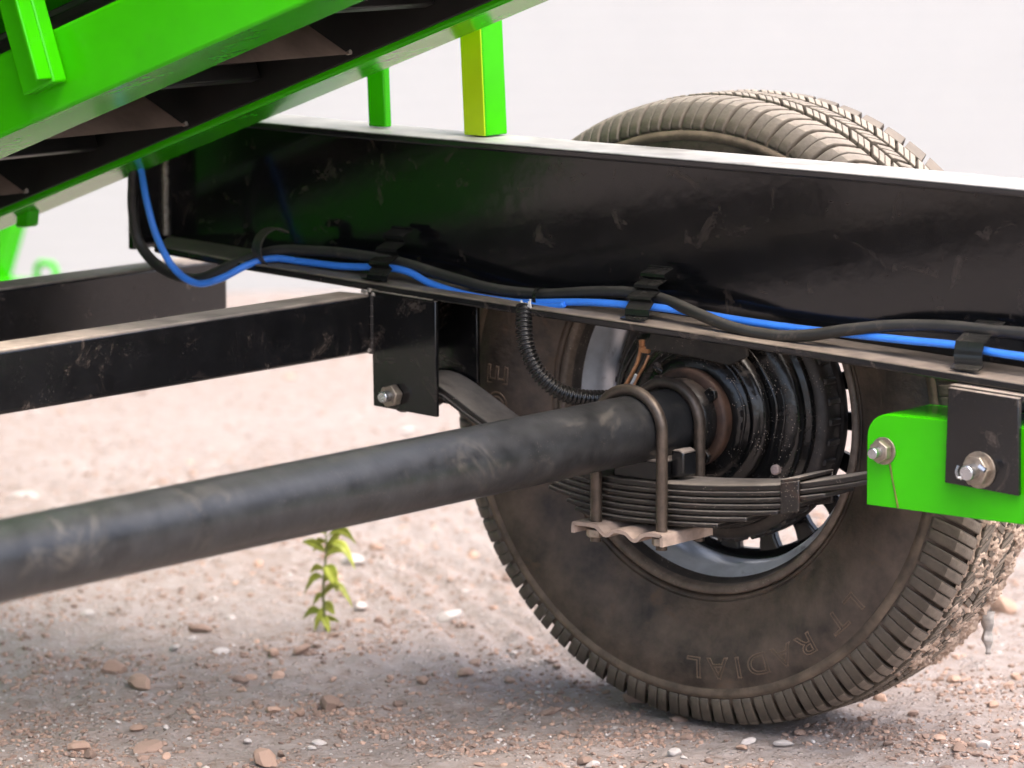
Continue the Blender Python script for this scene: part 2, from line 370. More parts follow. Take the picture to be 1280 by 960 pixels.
mb = MB(); mb.tube([(.3475, -.1639, .3605), (.3515, -.1639, .342), (.3585, -.1639, .3145)], [.0014, .0009, .0013], 5); build(mb, 'rust_run', 'rust_streak', eq)
# ---- leaf spring
SP = [(-.331, .394), (-.305, .3945), (-.275, .386), (-.22, .358), (-.17, .334), (-.1, .312), (-.03, .3045), (.05, .306), (.12, .311), (.2, .3205), (.27, .3345), (.315, .346)]
sp = [(v.x, v.z) for v in spline([(x, 0, z) for x, z in SP], 6)]
def off(path, d):
    out = []
    for i in range(len(path)):
        a = path[max(0, i-1)]; b = path[min(len(path)-1, i+1)]; l = hypot(b[0]-a[0], b[1]-a[1])
        out.append((path[i][0]+(b[1]-a[1])/l*d, path[i][1]-(b[0]-a[0])/l*d))
    return out
Y0, Y1 = -.143, -.083
eyeL = [(-.331+.022*sin(a)*-1, .372+.022*cos(a)) for a in np.linspace(2*pi*.86, 0, 22)]
eyeR = [(.340+.021*sin(a), .3735-.021*cos(a)) for a in np.linspace(-.75, 2*pi*.80, 22)]
mb = MB(); mb.ribbon(eyeL + sp[3:-2] + eyeR[2:], Y0, Y1, .0064)
spring = build(mb, 'leaf_spring', 'spring_steel', trailer, .0012); spring['label'] = 'stack of dark steel leaves clamped under the axle'
ext = [(-.30, .312), (-.215, .262), (-.168, .222), (-.128, .192), (-.100, .158), (-.083, .122)]
for k_, (a, b) in enumerate(ext):
    pth = [q for q in off(sp, .0071*(k_+1)) if a <= q[0] <= b]
    # the ends of the lower leaves spring away a little
    mb = MB(); mb.ribbon(pth, Y0+.0004*k_, Y1, .0053); build(mb, 'leaf', 'spring_steel', spring, .0016)
mb = MB()
cx = [(.200, .3225), (.2235, .3265)]
for y0, y1, z0, z1 in ((-.1475, -.1438, -.0015, -.032), ):
    mb.prism([(.1985, .2885), (.2225, .2935), (.2225, .3275), (.1985, .3225)], -.1478, -.1440)
mb.prism([(.1985, .2885), (.2225, .2935), (.2225, .3275), (.1985, .3225)], -.0822, -.0784)
mb.prism([(.1985, .3222), (.2225, .3272), (.2225, .3312), (.1985, .3262)], -.1478, -.0784)
build(mb, 'rebound_clip', 'spring_steel', spring, .0012)
# ---- axle: tube, hub flange, brake
mb = MB(); mb.lathe([(.001, -1.9), (.038, -1.9), (.038, -1.5), (.038, -.9), (.038, -.5), (.038, -.16), (.038, -.06)], WC, 64)
axle = build(mb, 'axle', 'axle_paint', trailer, sharp=50); axle['label'] = 'round dark grey axle tube running from the hub'
mb = MB(); mb.lathe([(.0382, -.072), (.041, -.0725), (.0455, -.068), (.0465, -.050), (.0465, -.040)], WC, 64); build(mb, 'axle_collar', 'drum_paint', axle, sharp=50)
mb = MB(); mb.lathe([(.0466, -.0475), (.053, -.0475), (.0565, -.0455), (.0572, -.043), (.0572, -.034), (.055, -.030)], WC, 72); build(mb, 'hub_flange', 'rust', axle, sharp=50)
for k_ in range(4):
    a = radians(18)+k_*pi/2 + .35; c_ = (WC[0]+.0505*cos(a), WC[1]+.0505*sin(a))
    mb = MB(); hexnut(mb, c_, .0085, -.0535, -.0472, a); build(mb, 'flange_bolt', 'rust' if k_ == 1 else 'drum_paint', axle, .001)
mb = MB(); mb.box((-.03, -.1405, .3055), (.036, -.088, .329)); build(mb, 'spring_seat', 'black_tube_paint', axle, .003)
mb = MB(); mb.prism([(.0375, .3085), (.0545, .3105), (.0545, .3375), (.048, .341), (.0375, .3395)], -.1235, -.0985); build(mb, 'seat_block', 'black_tube_paint', axle, .002)
# weld skirt where tube meets seat
mb = MB()
for i in range(26):
    t_ = i/25; y = -.165+.07*t_; mb.tube([(-.034+.004*sin(i), y-.002, .3245+.0012*R_.random()), (-.034+.004*sin(i), y+.002, .3245)], .0035+.001*R_.random(), 6)
build(mb, 'weld_bead', 'weld', axle, sharp=80)
bp = [(.050, -.031), (.060, -.0300), (.070, -.0285), (.0735, -.0240), (.0765, -.0235), (.0790, -.0265), (.0830, -.0262), (.0860, -.0205), (.0875, -.0195), (.0915, -.0170), (.092, -.008)]
mb = MB(); mb.lathe(bp, WC, 96)
plate = build(mb, 'backing_plate', 'drum_paint', axle, sharp=60)
dp = [(.090, -.006), (.097, -.0080), (.112, -.0085), (.121, -.0070), (.1265, -.003), (.1285, .003), (.1275, .010), (.1335, .0125), (.1345, .016), (.1345, .024)]
mb = MB(); mb.lathe(dp, WC, 96); drum = build(mb, 'brake_drum', 'drum_paint', axle, sharp=50)
mb = MB(); mb.lathe([(.1345, .020), (.1405, .020), (.1455, .023), (.1475, .026), (.1475, .048), (.1465, .051), (.147, .053), (.1490, .054), (.1500, .057), (.1500, .062), (.14, .066), (.06, .068)], WC, 96)
build(mb, 'drum_shell', 'barrel_grime', axle, sharp=50)
for k_ in range(40):                                         # cooling fins round the drum
    a = 2*pi*k_/40; mb = None
    if k_ == 0:
        mb = MB(); mb.prism([(.146, -.0042), (.1510, -.0034), (.1510, .0034), (.146, .0042)], .0265, .0475); fin_me = mb.mesh('fin'); fin_me.materials.append(MATS['barrel_grime'])
    o = bpy.data.objects.new('fin', fin_me); COL.objects.link(o); o.parent = axle; o.location = (0, 0, WC[1]); o.rotation_euler = (0, -a, 0)
    b = o.modifiers.new('bevel', 'BEVEL'); b.width = .0015; b.segments = 2
def knob(name, px, py, r, y, m_, d=.004):
    q = at(px, py, y); mb = MB(); mb.lathe([(.0003, y-d), (r*.7, y-d), (r, y-d*.6), (r, y+.002)], (q.x, q.z), 20); return build(mb, name, m_, axle)
knob('plug', 970, 587, .0058, -.0095, 'plug'); knob('plug_hole', 927, 517, .0042, -.0285, 'belt_black', .0006); knob('plug_hole', 926, 533, .0052, -.0285, 'belt_black', .0006)
poly_ = [at(x, y, -.0375) for x, y in ((806, 436), (868, 447), (912, 457), (934, 446), (930, 408), (900, 385), (830, 372))]
mb = MB(); mb.prism([(v.x, v.z) for v in poly_], -.0375, -.0335); build(mb, 'brake_bracket', 'barrel_grime', axle, .0012)
for a0_, a1_, rr_, wr_ in ((-.75, .75, .0705, .0022), (-.55, .95, .1005, .0026), (-.9, .35, .1105, .0020), (2.5, 3.6, .104, .003), (2.4, 3.3, .116, .0025)):
    yy_ = -.0285 if rr_ < .09 else -.0085
    mb = MB(); mb.tube([(rr_*cos(a_)*(1+.02*sin(a_*7)), yy_, WC[1]+rr_*sin(a_)) for a_ in np.linspace(a0_, a1_, 24)], [wr_*(.25+.75*sin(pi*i/23)) for i in range(24)], 8); build(mb, 'pressed_ridge', 'drum_paint', axle)
# pressed ribs on the backing plate
for a_, r0, r1 in ((2.3, .064, .080),):
    mb = MB(); mb.tube([(WC[0]+r0*cos(a_), -.0265, WC[1]+r0*sin(a_)), (WC[0]+(r0+r1)/2*cos(a_+.05), -.0275, WC[1]+(r0+r1)/2*sin(a_+.05)), (WC[0]+r1*cos(a_+.06), -.019, WC[1]+r1*sin(a_+.06))], [.004, .0055, .004], 10)
    build(mb, 'pressed_rib', 'drum_paint', axle)
# ---- U-bolts, plate, nuts
for yb in (-.1515, -.0795):
    r_u = .0448; pts = [(-r_u, yb, .232)] + [(-r_u, yb, z) for z in (.28, .33)] + [(WC[0]-r_u*cos(a), yb, WC[1]+r_u*sin(a)) for a in np.linspace(0, pi, 21)] + [(r_u, yb, z) for z in (.33, .28)] + [(r_u, yb, .232)]
    mb = MB(); mb.tube(pts, .0066, 14); ub = build(mb, 'u_bolt', 'bare_rod', trailer)
    ub['label'] = 'bent steel rod clamping the axle tube to the spring'
    for sx in (-1, 1):
        mb = MB(); n_ = 6
        poly_ = [(sx*r_u+.0115*cos(k_*pi/3+.35), yb+.0115*sin(k_*pi/3+.35)) for k_ in range(6)]
        mb.add([(x, y, .2375) for x, y in poly_] + [(x, y, .2465) for x, y in poly_], [(5, 4, 3, 2, 1, 0), (6, 7, 8, 9, 10, 11)] + [(i, (i+1) % 6, 6+(i+1) % 6, 6+i) for i in range(6)])
        build(mb, 'nut', 'dirty_zinc', ub, .001)
pp = [(-.0685, .2415), (-.0675, .2525), (-.062, .2545), (-.040, .2545), (-.032, .2525), (-.024, .2465), (-.019, .2455), (-.012, .2505), (-.003, .2515), (.007, .2500), (.015, .2445), (.020, .2440), (.027, .2495), (.036, .2525), (.052, .2525), (.0565, .2500), (.0575, .2385)]
pps = [(v.x, v.z) for v in spline([(x, 0, z) for x, z in pp], 4)]
mb = MB(); mb.ribbon(pps, -.1665, -.070, .0042); sp_plate = build(mb, 'spring_plate', 'plate_primer', trailer, .0008); sp_plate['label'] = 'rusty tan pressed clamp plate under the leaf spring'
# ---- wheel
rim_prof = [(.2070, .003), (.2072, -.0030), (.2064, -.0056), (.2048, -.0066), (.2010, -.0068), (.1985, -.0060), (.1968, -.0035), (.1962, .002), (.1955, .004)]
bar_prof = [(.1955, .004), (.1930, .012), (.1900, .016), (.1865, .024), (.1815, .030), (.1785, .036), (.1772, .050), (.1770, .075), (.1790, .085), (.1840, .094), (.1880, .105), (.1900, .118), (.1935, .130), (.1985, .137)]
mb = MB(); mb.lathe(bar_prof[2:] + [(.2085, .140), (.2070, .137), (.1985, .1385)], WC, 128)
wheel = build(mb, 'wheel', 'alloy', trailer, sharp=45); wheel['label'] = 'dusty road wheel with alloy rim and worn tyre'
mb = MB(); mb.lathe(bar_prof[:3], WC, 128); build(mb, 'barrel_step', 'barrel_grime', wheel, sharp=50)
mb = MB(); mb.lathe(rim_prof, WC, 128); build(mb, 'rim_lip', 'rim_lip', wheel, sharp=50)
mb = MB(); mb.lathe([(.02, .070), (.09, .070), (.114, .074), (.117, .078), (.117, .086), (.02, .090)], WC, 64); build(mb, 'wheel_centre', 'spoke_black', wheel, sharp=50)
mb = MB(); mb.lathe([(.1660, .078), (.1700, .072), (.1775, .070), (.1790, .078), (.1785, .086), (.1690, .090), (.1660, .086), (.1660, .078)], WC, 96); build(mb, 'window_ring', 'spoke_black', wheel, sharp=50)
NSP = 19
for k_ in range(NSP):
    a = 2*pi*k_/NSP + radians(-2)
    if k_ == 0:
        mb = MB(); mb.prism([(.112, -.0125), (.135, -.0100), (.155, -.0110), (.1765, -.0165), (.1765, .0165), (.155, .0110), (.135, .0100), (.112, .0125)], .0745, .0870); spoke_me = mb.mesh('spoke'); spoke_me.materials.append(MATS['spoke_black'])
    o = bpy.data.objects.new('spoke', spoke_me); COL.objects.link(o); o.parent = wheel; o.location = (0, 0, WC[1]); o.rotation_euler = (0, -a, 0)
    b = o.modifiers.new('bevel', 'BEVEL'); b.width = .003; b.segments = 2
# tyre carcass
def squash(me, floor=.0008):
    for v in me.vertices:
        if v.co.z < floor+.012:
            d = (floor+.012-v.co.z); v.co.z = floor + .012*math.exp(-d/.012)*1.0 if v.co.z < floor+.012 else v.co.z
            if v.co.y < .07: v.co.y -= d*.25
TY = .0685
side = [(.2040, .004), (.2080, -.0010), (.2086, -.0052), (.2106, -.0068), (.2122, -.0066), (.2130, -.0050), (.2142, -.0052), (.2152, -.0076), (.2185, -.0084), (.2245, -.0115), (.2400, -.0175), (.2600, -.0240), (.2800, -.0275), (.2980, -.0275), (.3100, -.0252), (.3145, -.0240), (.3175, -.0252), (.3215, -.0248), (.3240, -.0225), (.3270, -.0222), (.3340, -.0185), (.3400, -.0115), (.3440, -.0030)]
crown = [(.3480, .004), (.3530, .030), (.3545, TY)]
full = side + crown
full = full + [(r, 2*TY-y) for r, y in reversed(full[:-1])]
mb = MB(); mb.lathe(full, WC, 180); me = mb.mesh('tyre', 50); squash(me)
tyre = link('tyre', me, 'rubber', wheel)
mb = MB(); mb.lathe([(.3125, -.0248), (.3150, -.0262), (.3178, -.0268), (.3205, -.0264), (.3235, -.0240)], WC, 180); me = mb.mesh('scuff_ring', 50); squash(me); link('scuff_ring', me, 'scuffed_rubber', wheel)
# tread blocks
NB = 70
def block_mesh(name, prof, a0, a1, skew=0, sipes=1, seg=3):
    mb = MB(); gaps = sipes+1; wA = (a1-a0)/gaps; sg = .00045/.36
    for g_ in range(gaps):
        b0 = a0+g_*wA+(sg if g_ else 0); b1 = a0+(g_+1)*wA-(sg if g_ < gaps-1 else 0)
        o = len(mb.v); k = len(prof); n = seg
        for i in range(n+1):
            for j, (r, y) in enumerate(prof):
                a = b0+(b1-b0)*i/n + skew*(y)
                mb.v.append((r*cos(a), y, r*sin(a)))
        for i in range(n):
            for j in range(k): mb.f.append((o+i*k+j, o+i*k+(j+1) % k, o+(i+1)*k+(j+1) % k, o+(i+1)*k+j))
        mb.f.append(tuple(o+j for j in range(k-1, -1, -1))); mb.f.append(tuple(o+n*k+j for j in range(k)))
    me = mb.mesh(name, 35)
    for f in me.polygons:
        c_ = f.center; rr = hypot(c_.x, c_.z)
        if rr > .3535 and (f.normal.x*c_.x+f.normal.z*c_.z)/rr > .55: f.material_index = 1
    bm = bmesh.new(); bm.from_mesh(me)
    ed = [e for e in bm.edges if len(e.link_faces) == 2 and e.calc_face_angle(0) > radians(50)]
    bmesh.ops.bevel(bm, geom=ed, offset=.0013 if sipes == 1 else .0006, segments=2 if sipes == 1 else 1, affect='EDGES', profile=.5, clamp_overlap=True); bm.to_mesh(me); bm.free(); me.shade_smooth(); me.set_sharp_from_angle(angle=radians(45))
    return me
step = 2*pi/NB
sh_prof = [(.3245, -.0232), (.3290, -.0240), (.3400, -.0195), (.3490, -.0135), (.3545, -.0080), (.3585, .0000), (.3600, .0120), (.3605, .0270), (.3500, .0275), (.3440, .0050), (.3380, -.0080), (.3250, -.0170)]
def rib_prof(y0, y1, r=.3625): return [(.349, y0), (r-.001, y0), (r, y0+.002), (r, y1-.002), (r-.001, y1), (.349, y1)]
rows = [('tread_block', sh_prof, .02, .88, -1.2, 1), ('tread_block', rib_prof(.0335, .0545), .04, .90, 2.2, 2), ('tread_block', rib_prof(.0605, .0785), .10, .93, -1.6, 2), ('tread_block', rib_prof(.0845, .1055), .04, .90, 2.2, 2)]
bl = []
for ri, (nm, pf, f0, f1, sk, si) in enumerate(rows):
    base = block_mesh(nm, pf, step*f0, step*f1, sk, si); base.materials.append(MATS['tread_rubber']); base.materials.append(MATS['tread_face'])
    bl.append(base)
    for k_ in range(NB):
        a = step*k_ + ri*step*.37
        am = (a + step*.45) % (2*pi)
        low = WC[1]+.362*sin(am) < .02
        me = base
        if low:                                                # blocks in the contact patch are pressed flat
            me = base.copy()
            for v in me.vertices:
                x, z = v.co.x, v.co.z; v.co.x = x*cos(a)-z*sin(a); v.co.z = x*sin(a)+z*cos(a) + WC[1]
            squash(me)
        o = bpy.data.objects.new(nm, me); COL.objects.link(o); o.parent = wheel
        if not low: o.location = (0, 0, WC[1]); o.rotation_euler = (0, -a, 0)
mb = MB(); pf = [(r, 2*TY-y) for r, y in sh_prof][::-1]
for k_ in range(NB):
    q = block_mesh('x', pf, step*(k_+.02), step*(k_+.84), 1.2, 0); mb.add([(v.co.x, v.co.y, v.co.z+WC[1]) for v in q.vertices], [tuple(f.vertices) for f in q.polygons]); bpy.data.meshes.remove(q)
me = mb.mesh('outer_tread', 35); squash(me); ot = link('outer_tread', me, 'tread_rubber', wheel); ot['kind'] = 'stuff'
# raised outline lettering on the sidewall
def letter(ch, ang, size, r):
    cu = bpy.data.curves.new('letter', 'FONT'); cu.body = ch; cu.size = size; cu.fill_mode = 'NONE'; cu.bevel_depth = .00075; cu.bevel_resolution = 1; cu.align_x = 'CENTER'; cu.resolution_u = 4
    ob = bpy.data.objects.new('letter', cu); COL.objects.link(ob)
    dg = bpy.context.evaluated_depsgraph_get(); me = bpy.data.meshes.new_from_object(ob.evaluated_get(dg))
    bpy.data.objects.remove(ob); bpy.data.curves.remove(cu)
    # local x = clockwise along the tyre seen from the inside, local y = outwards
    rad = Vector((cos(ang), 0, sin(ang))); tan = Vector((sin(ang), 0, -cos(ang)))
    for v in me.vertices:
        x, y, z = v.co; rr = r + y
        yy = np.interp(rr, [q[0] for q in side], [q[1] for q in side])
        a2 = ang - x*1.22/r
        v.co = Vector((WC[0]+rr*cos(a2), yy-.0001-z*.7, WC[1]+rr*sin(a2)))
    me.materials.clear(); o = link('letter', me, 'letter_rubber', wheel); return o
ang = radians(319)
for ch, d in (('L', 0), ('T', 6.2), ('', 4.2), ('R', 6.0), ('A', 7.0), ('D', 7.2), ('I', 5.6), ('A', 5.6), ('L', 6.4)):
    ang -= radians(d)
    if ch: letter(ch, ang, .034, .277)
ang = radians(189)
for ch, d in (('I', 0), ('D', 6.2), ('E', 7.4)):
    ang -= radians(d); letter(ch, ang, .040, .268)
# mud caked into the tread on the rear lower quarter
mb = MB(); na, ny = 420, 70; A0, A1 = radians(-57), radians(14)
for i in range(na+1):
    a = A0+(A1-A0)*i/na; edge = min(1, min(i, na-i)/40)
    for j in range(ny+1):
        y = .029+(.118)*j/ny; e2 = min(1, min(j+.5, ny-j+.5)/6)
        q = Vector((cos(a)*.36*60, y*60, sin(a)*.36*60))
        h = noise.fractal(q*1.0, .7, 2.1, 4)*.0075 + abs(noise.noise(q*3.1))*.006 + noise.noise(q*9)*.0016
        ridge = noise.noise(Vector((a*26, y*90, 5)))
        if ridge > .35: h -= .008
        r = .3530 + (.0045 + h*.62)*e2*edge + .003*edge
        mb.v.append((r*cos(a), y+noise.noise(q*1.7)*.0025, WC[1]+r*sin(a)))
for i in range(na):
    for j in range(ny): o = i*(ny+1)+j; mb.f.append((o, o+1, o+ny+2, o+ny+1))
md = build(mb, 'caked_mud', 'mud', wheel, sharp=70); md['kind'] = 'stuff'
# ================================================================== things carried by the trailer
# cable clips: bent strips of black steel riveted to the flange (parts of the trailer)
def clip_tab(px, py_top, py_cab, py_low, wid, wavy=True, Y=-.134):
    top = at(px, py_top, -.088); cab = at(px, py_cab, Y); low = at(px, py_low, -.14)
    pts = []
    n_ = 26
    for i in range(n_+1):
        t_ = i/n_; z = top.z + (cab.z-top.z)*t_; y = -.088 + (Y+.088)*t_ + (.0058*sin(t_*2*pi*3.2) if wavy else 0)
        pts.append((y, z))
    pts += [(Y-.004, cab.z-.008), (Y-.006, cab.z-.014), (-.140, low.z+.004), (-.150, max(low.z, zbot(cab.x)+.0115))]
    mb = MB(); x0 = cab.x-wid/2; tmp = MB(); tmp.ribbon([(y, z) for y, z in pts], 0, wid, .0014)
    mb.add([(x0+y_ - .1*(zz-cab.z), xx, zz) for xx, y_, zz in tmp.v], tmp.f)
    o = build(mb, 'cable_clip', 'clip_steel', trailer, sharp=25); return o
clip_tab(474, 281, 336, 356, .030)['label'] = 'wavy black clip over the cables nearest the round clip'
clip_tab(799, 330, 378, 402, .032)['label'] = 'wavy black clip over the cables above the brake drum'
clip_tab(1213, 400, 428, 462, .034, False)['label'] = 'flat black clip over the cables above the green rocker'
q = at(346, 314, -.125); mb = MB(); tmp = MB(); tmp.ribbon([(q.y-.004+.0235*cos(a), q.z+.004+.0225*sin(a)) for a in np.linspace(radians(50), radians(345), 34)], 0, .018, .0020)
ra = radians(-16)
mb.add([(q.x+(y_-.009)*cos(ra)-(xx-q.y)*sin(ra), q.y+(y_-.009)*sin(ra)+(xx-q.y)*cos(ra), zz) for xx, y_, zz in tmp.v], tmp.f)
cl = build(mb, 'cable_clip', 'clip_worn', trailer, sharp=25); cl['label'] = 'open round black clip with a curled end round the cables'

# electric wires
def wire(name, px, r, m_, label, n=12):
    pts = spline([at(x, y, Y) for x, y, Y in px], 7)
    mb = MB(); mb.tube(pts, r, n); o = build(mb, name, m_, None, sharp=60); return tag(o, label, name.split('_')[-1])
blue = wire('blue_wire', [(150, 165, -.20), (166, 190, -.185), (176, 212, -.185), (183, 250, -.19), (196, 296, -.19), (218, 336, -.188), (246, 354, -.186), (276, 348, -.18), (310, 331, -.158), (342, 323, -.134), (385, 328, -.124), (430, 333, -.122), (475, 334, -.121),
    (508, 339, -.121), (542, 356, -.121), (590, 370, -.122), (645, 378, -.123), (684, 378, -.124), (738, 378, -.123), (795, 382, -.122), (835, 386, -.120), (880, 393, -.115), (935, 402, -.114), (1000, 411, -.115), (1065, 418, -.119), (1130, 425, -.122), (1200, 432, -.122), (1245, 441, -.122), (1300, 449, -.122), (1420, 470, -.122)],
    .0044, 'blue_plastic', 'bright blue insulated wire clipped along the black beam')
blk = wire('black_cable', [(152, 165, -.21), (166, 205, -.19), (166, 258, -.178), (174, 303, -.17), (202, 335, -.168), (245, 349, -.166), (292, 331, -.152), (342, 314, -.130), (395, 314, -.119), (440, 318, -.116), (500, 328, -.114), (560, 346, -.114), (620, 362, -.115), (680, 368, -.115), (740, 365, -.113), (790, 366, -.112),
    (832, 375, -.114), (872, 392, -.127), (912, 408, -.130), (960, 419, -.130), (1010, 419, -.129), (1062, 412, -.126), (1120, 407, -.117), (1185, 408, -.113), (1235, 413, -.113), (1300, 420, -.113), (1420, 445, -.113)],
    .0066, 'black_cable', 'thick black cable running along the beam beside the blue wire')
mb = MB(); mb.tube(spline([at(x, y, -.128) for x, y in ((664, 381), (676, 383), (694, 383), (706, 380))], 6), [.0042]*18 + [.003], 10)
tl = build(mb, 'wire_tail', 'blue_plastic', blue)
q = at(674, 372, -.120); mb = MB(); mb.lathe([(.0108, -.0022), (.0120, -.0022), (.0120, .0022), (.0108, .0022), (.0108, -.0022)], (0, 0), 20)
mb.v = [(q.x+y_, q.y+x_*.9, q.z+z_) for x_, y_, z_ in mb.v]
zt = build(mb, 'cable_tie', 'clip_steel'); tag(zt, 'black cable tie binding the blue wire and black cable at the corrugated sleeve', 'cable tie')
# corrugated sleeve
pts = spline([at(x, y, Y) for x, y, Y in ((656, 382, -.150), (655, 408, -.160), (659, 436, -.165), (673, 466, -.163), (697, 488, -.150), (727, 497, -.128), (760, 498, -.100), (792, 496, -.075), (812, 502, -.050))], 40)
acc = 0; rs = []; keep = []
for i, pnt in enumerate(pts):
    if i: acc += (pnt-pts[i-1]).length
    rs.append(.0078 + .0022*(.5+.5*math.tanh(3*sin(2*pi*acc/.0050))))
mb = MB(); mb.tube(pts, rs, 14); cdt = build(mb, 'corrugated_sleeve', 'conduit_plastic', None, sharp=70); tag(cdt, 'ribbed black plastic sleeve curving from the beam to the axle', 'sleeve')
q = at(660, 381, -.153); mb = MB()
for k_ in range(5): mb.tube([(q.x+.002*k_-.004, q.y, q.z-.004), (q.x+.003*k_-.005+R_.uniform(-.004, .004), q.y-.002, q.z+.004+R_.uniform(-.003, .003))], .0011, 5)
build(mb, 'wire_end', 'white_wire', cdt)
# brake wires with crimp
mb = MB(); mb.tube(spline([at(x, y, Y) for x, y, Y in ((801, 434, -.032), (797, 452, -.036), (789, 469, -.04), (779, 486, -.045), (772, 498, -.05))], 6), .0022, 8)
mb.tube(spline([at(x, y, Y) for x, y, Y in ((811, 444, -.032), (805, 458, -.036), (799, 468, -.038), (792, 482, -.042), (786, 492, -.05))], 6), .0017, 8)
bw = build(mb, 'brake_wire', 'copper_wire'); tag(bw, 'pair of copper brown brake wires rising from the axle', 'wire')
q = at(806, 437, -.033); mb = MB(); mb.box((q.x-.0065, q.y-.002, q.z-.004), (q.x+.0065, q.y+.0025, q.z+.003)); mb.box((q.x-.0075, q.y-.0015, q.z+.003), (q.x-.001, q.y+.002, q.z+.011)); build(mb, 'crimp', 'copper_wire', bw, .0008)
mb = MB(); mb.tube(spline([at(x, y, -.044) for x, y in ((795, 468), (791, 477), (786, 485))], 5), .0018, 8); build(mb, 'wire_insulation', 'white_wire', bw)

# ================================================================== CONVEYOR
TH = radians(20); cu_ = Vector((cos(TH), 0, sin(TH))); cn_ = Vector((-sin(TH), 0, cos(TH))); cb_ = Vector((-.47, 0, .695))
def cv(s, Y, h): q = cb_ + cu_*s + cn_*h; return (q.x, Y, q.z)
conv = thing('conveyor', (0, -.4, 0), 'inclined conveyor frame of bright green box rails with dark flights beneath', 'conveyor')
def cbox(s0, s1, y0, y1, h0, h1, name, m_, parent=conv, bevel=.003):
    mb = MB(); mb.add([cv(s0,y0,h0), cv(s1,y0,h0), cv(s1,y1,h0), cv(s0,y1,h0), cv(s0,y0,h1), cv(s1,y0,h1), cv(s1,y1,h1), cv(s0,y1,h1)],
        [(0,3,2,1),(4,5,6,7),(0,1,5,4),(1,2,6,5),(2,3,7,6),(3,0,4,7)]); return build(mb, name, m_, parent, bevel, seg=3)
S0, S1 = -.72, .80
nr = cbox(S0, S1, -.65, -.55, 0, .084, 'side_rail', 'green_paint', bevel=.004); nr['label'] = 'bright green near side rail of the conveyor'
fr = cbox(S0, S1, -.25, -.167, .003, .087, 'side_rail', 'green_paint', bevel=.004); fr['label'] = 'bright green far side rail of the conveyor'
cbox(S0, S1, -.256, -.2505, .0105, .085, 'skirt', 'belt_black', bevel=.001)
cbox(S0, S1, -.5495, -.544, .004, .085, 'skirt', 'belt_black', bevel=.001)
cbox(S0, S1, -.5435, -.2565, .078, .086, 'bed_plate', 'belt_black', bevel=.001)
for k_ in range(6):
    s = -.62+k_*.27; yb = -.276+.004*(k_ % 3)
    mb = MB(); prof = [(s, .012), (s-.040, .066), (s-.046, .066), (s-.006, .012)]
    # flight: sloping plate with a cut-off end corner
    V = [cv(s, -.54, .012), cv(s, yb, .013), cv(s-.040, yb-.022, .070), cv(s-.040, -.54, .070)]
    off_ = Vector(cv(-.004, 0, .002)) - Vector(cv(0, 0, 0))
    V2 = [tuple(Vector(v)+off_) for v in V]
    mb.add(V+V2, [(0,1,2,3),(7,6,5,4),(0,4,5,1),(1,5,6,2),(2,6,7,3),(3,7,4,0)])
    fl = build(mb, 'flight', 'flight_steel', conv)
    mb = MB(); c_ = Vector(cv(s-.001, yb+.001, .015)); mb.tube([c_-cu_*.003, c_+cu_*.003], [.002, .003], 8); build(mb, 'weld_spot', 'weld', fl)
    cbox(s-.16, s-.145, -.54, -.262, .030, .050, 'tie_bar', 'belt_black', bevel=.002)
# stiffener and top bar on the near rail
for s in (.099,):
    cbox(s-.030, s+.019, -.672, -.6505, .026, .30, 'stiffener', 'green_paint', bevel=.003)
    cbox(s+.014, s+.019, -.694, -.6725, .030, .30, 'stiffener_fin', 'green_paint', bevel=.0015)
cbox(S0, S1, -.65, -.60, .150, .30, 'upper_side_panel', 'green_paint'); cbox(S0, S1, -.25, -.20, .150, .30, 'upper_side_panel', 'green_paint')
cbox(S0, S1, -.595, -.255, .110, .118, 'belt', 'belt_black', bevel=.002)
# sheet added out of view above the belt to shade the ground
cbox(-1.15, .36, -2.2, -.10, .345, .353, 'shade_sheet', 'belt_black', bevel=.002)
mb = MB(); HX0, HX1, HY0, HY1 = -2.5, -1.28, -1.75, .0  # green box added out of view to be reflected in the beam
for (xa, ya), (xb, yb_) in (((HX1, HY0), (HX1, HY1)), ((HX1, HY1), (HX0, HY1)), ((HX0, HY1), (HX0, HY0)), ((HX0, HY0), (HX1, HY0))):
    mb = MB(); cx_, cy_ = (HX0+HX1)/2, (HY0+HY1)/2; k2 = .72
    A_ = [(cx_+(xa-cx_)*k2, cy_+(ya-cy_)*k2, .30), (cx_+(xb-cx_)*k2, cy_+(yb_-cy_)*k2, .30), (xb, yb_, .62), (xa, ya, .62), (xb, yb_, 1.0), (xa, ya, 1.0)]
    B_ = [(x+(cx_-x)*.01, y+(cy_-y)*.01, z) for x, y, z in A_]
    mb.add(A_+B_, [(0,1,2,3),(3,2,4,5),(9,8,7,6),(11,10,8,9),(5,4,10,11),(1,0,6,7)]); build(mb, 'reflect_panel', 'green_paint', conv)
for x_, y_ in ((HX0+.2, HY0+.25), (HX1-.2, HY0+.25), (HX0+.2, HY1-.25), (HX1-.2, HY1-.25)):
    mb = MB(); mb.box((x_-.03, y_-.03, -.005), (x_+.03, y_+.03, .42)); build(mb, 'reflect_leg', 'green_paint', conv, .003)  # legs under the added box
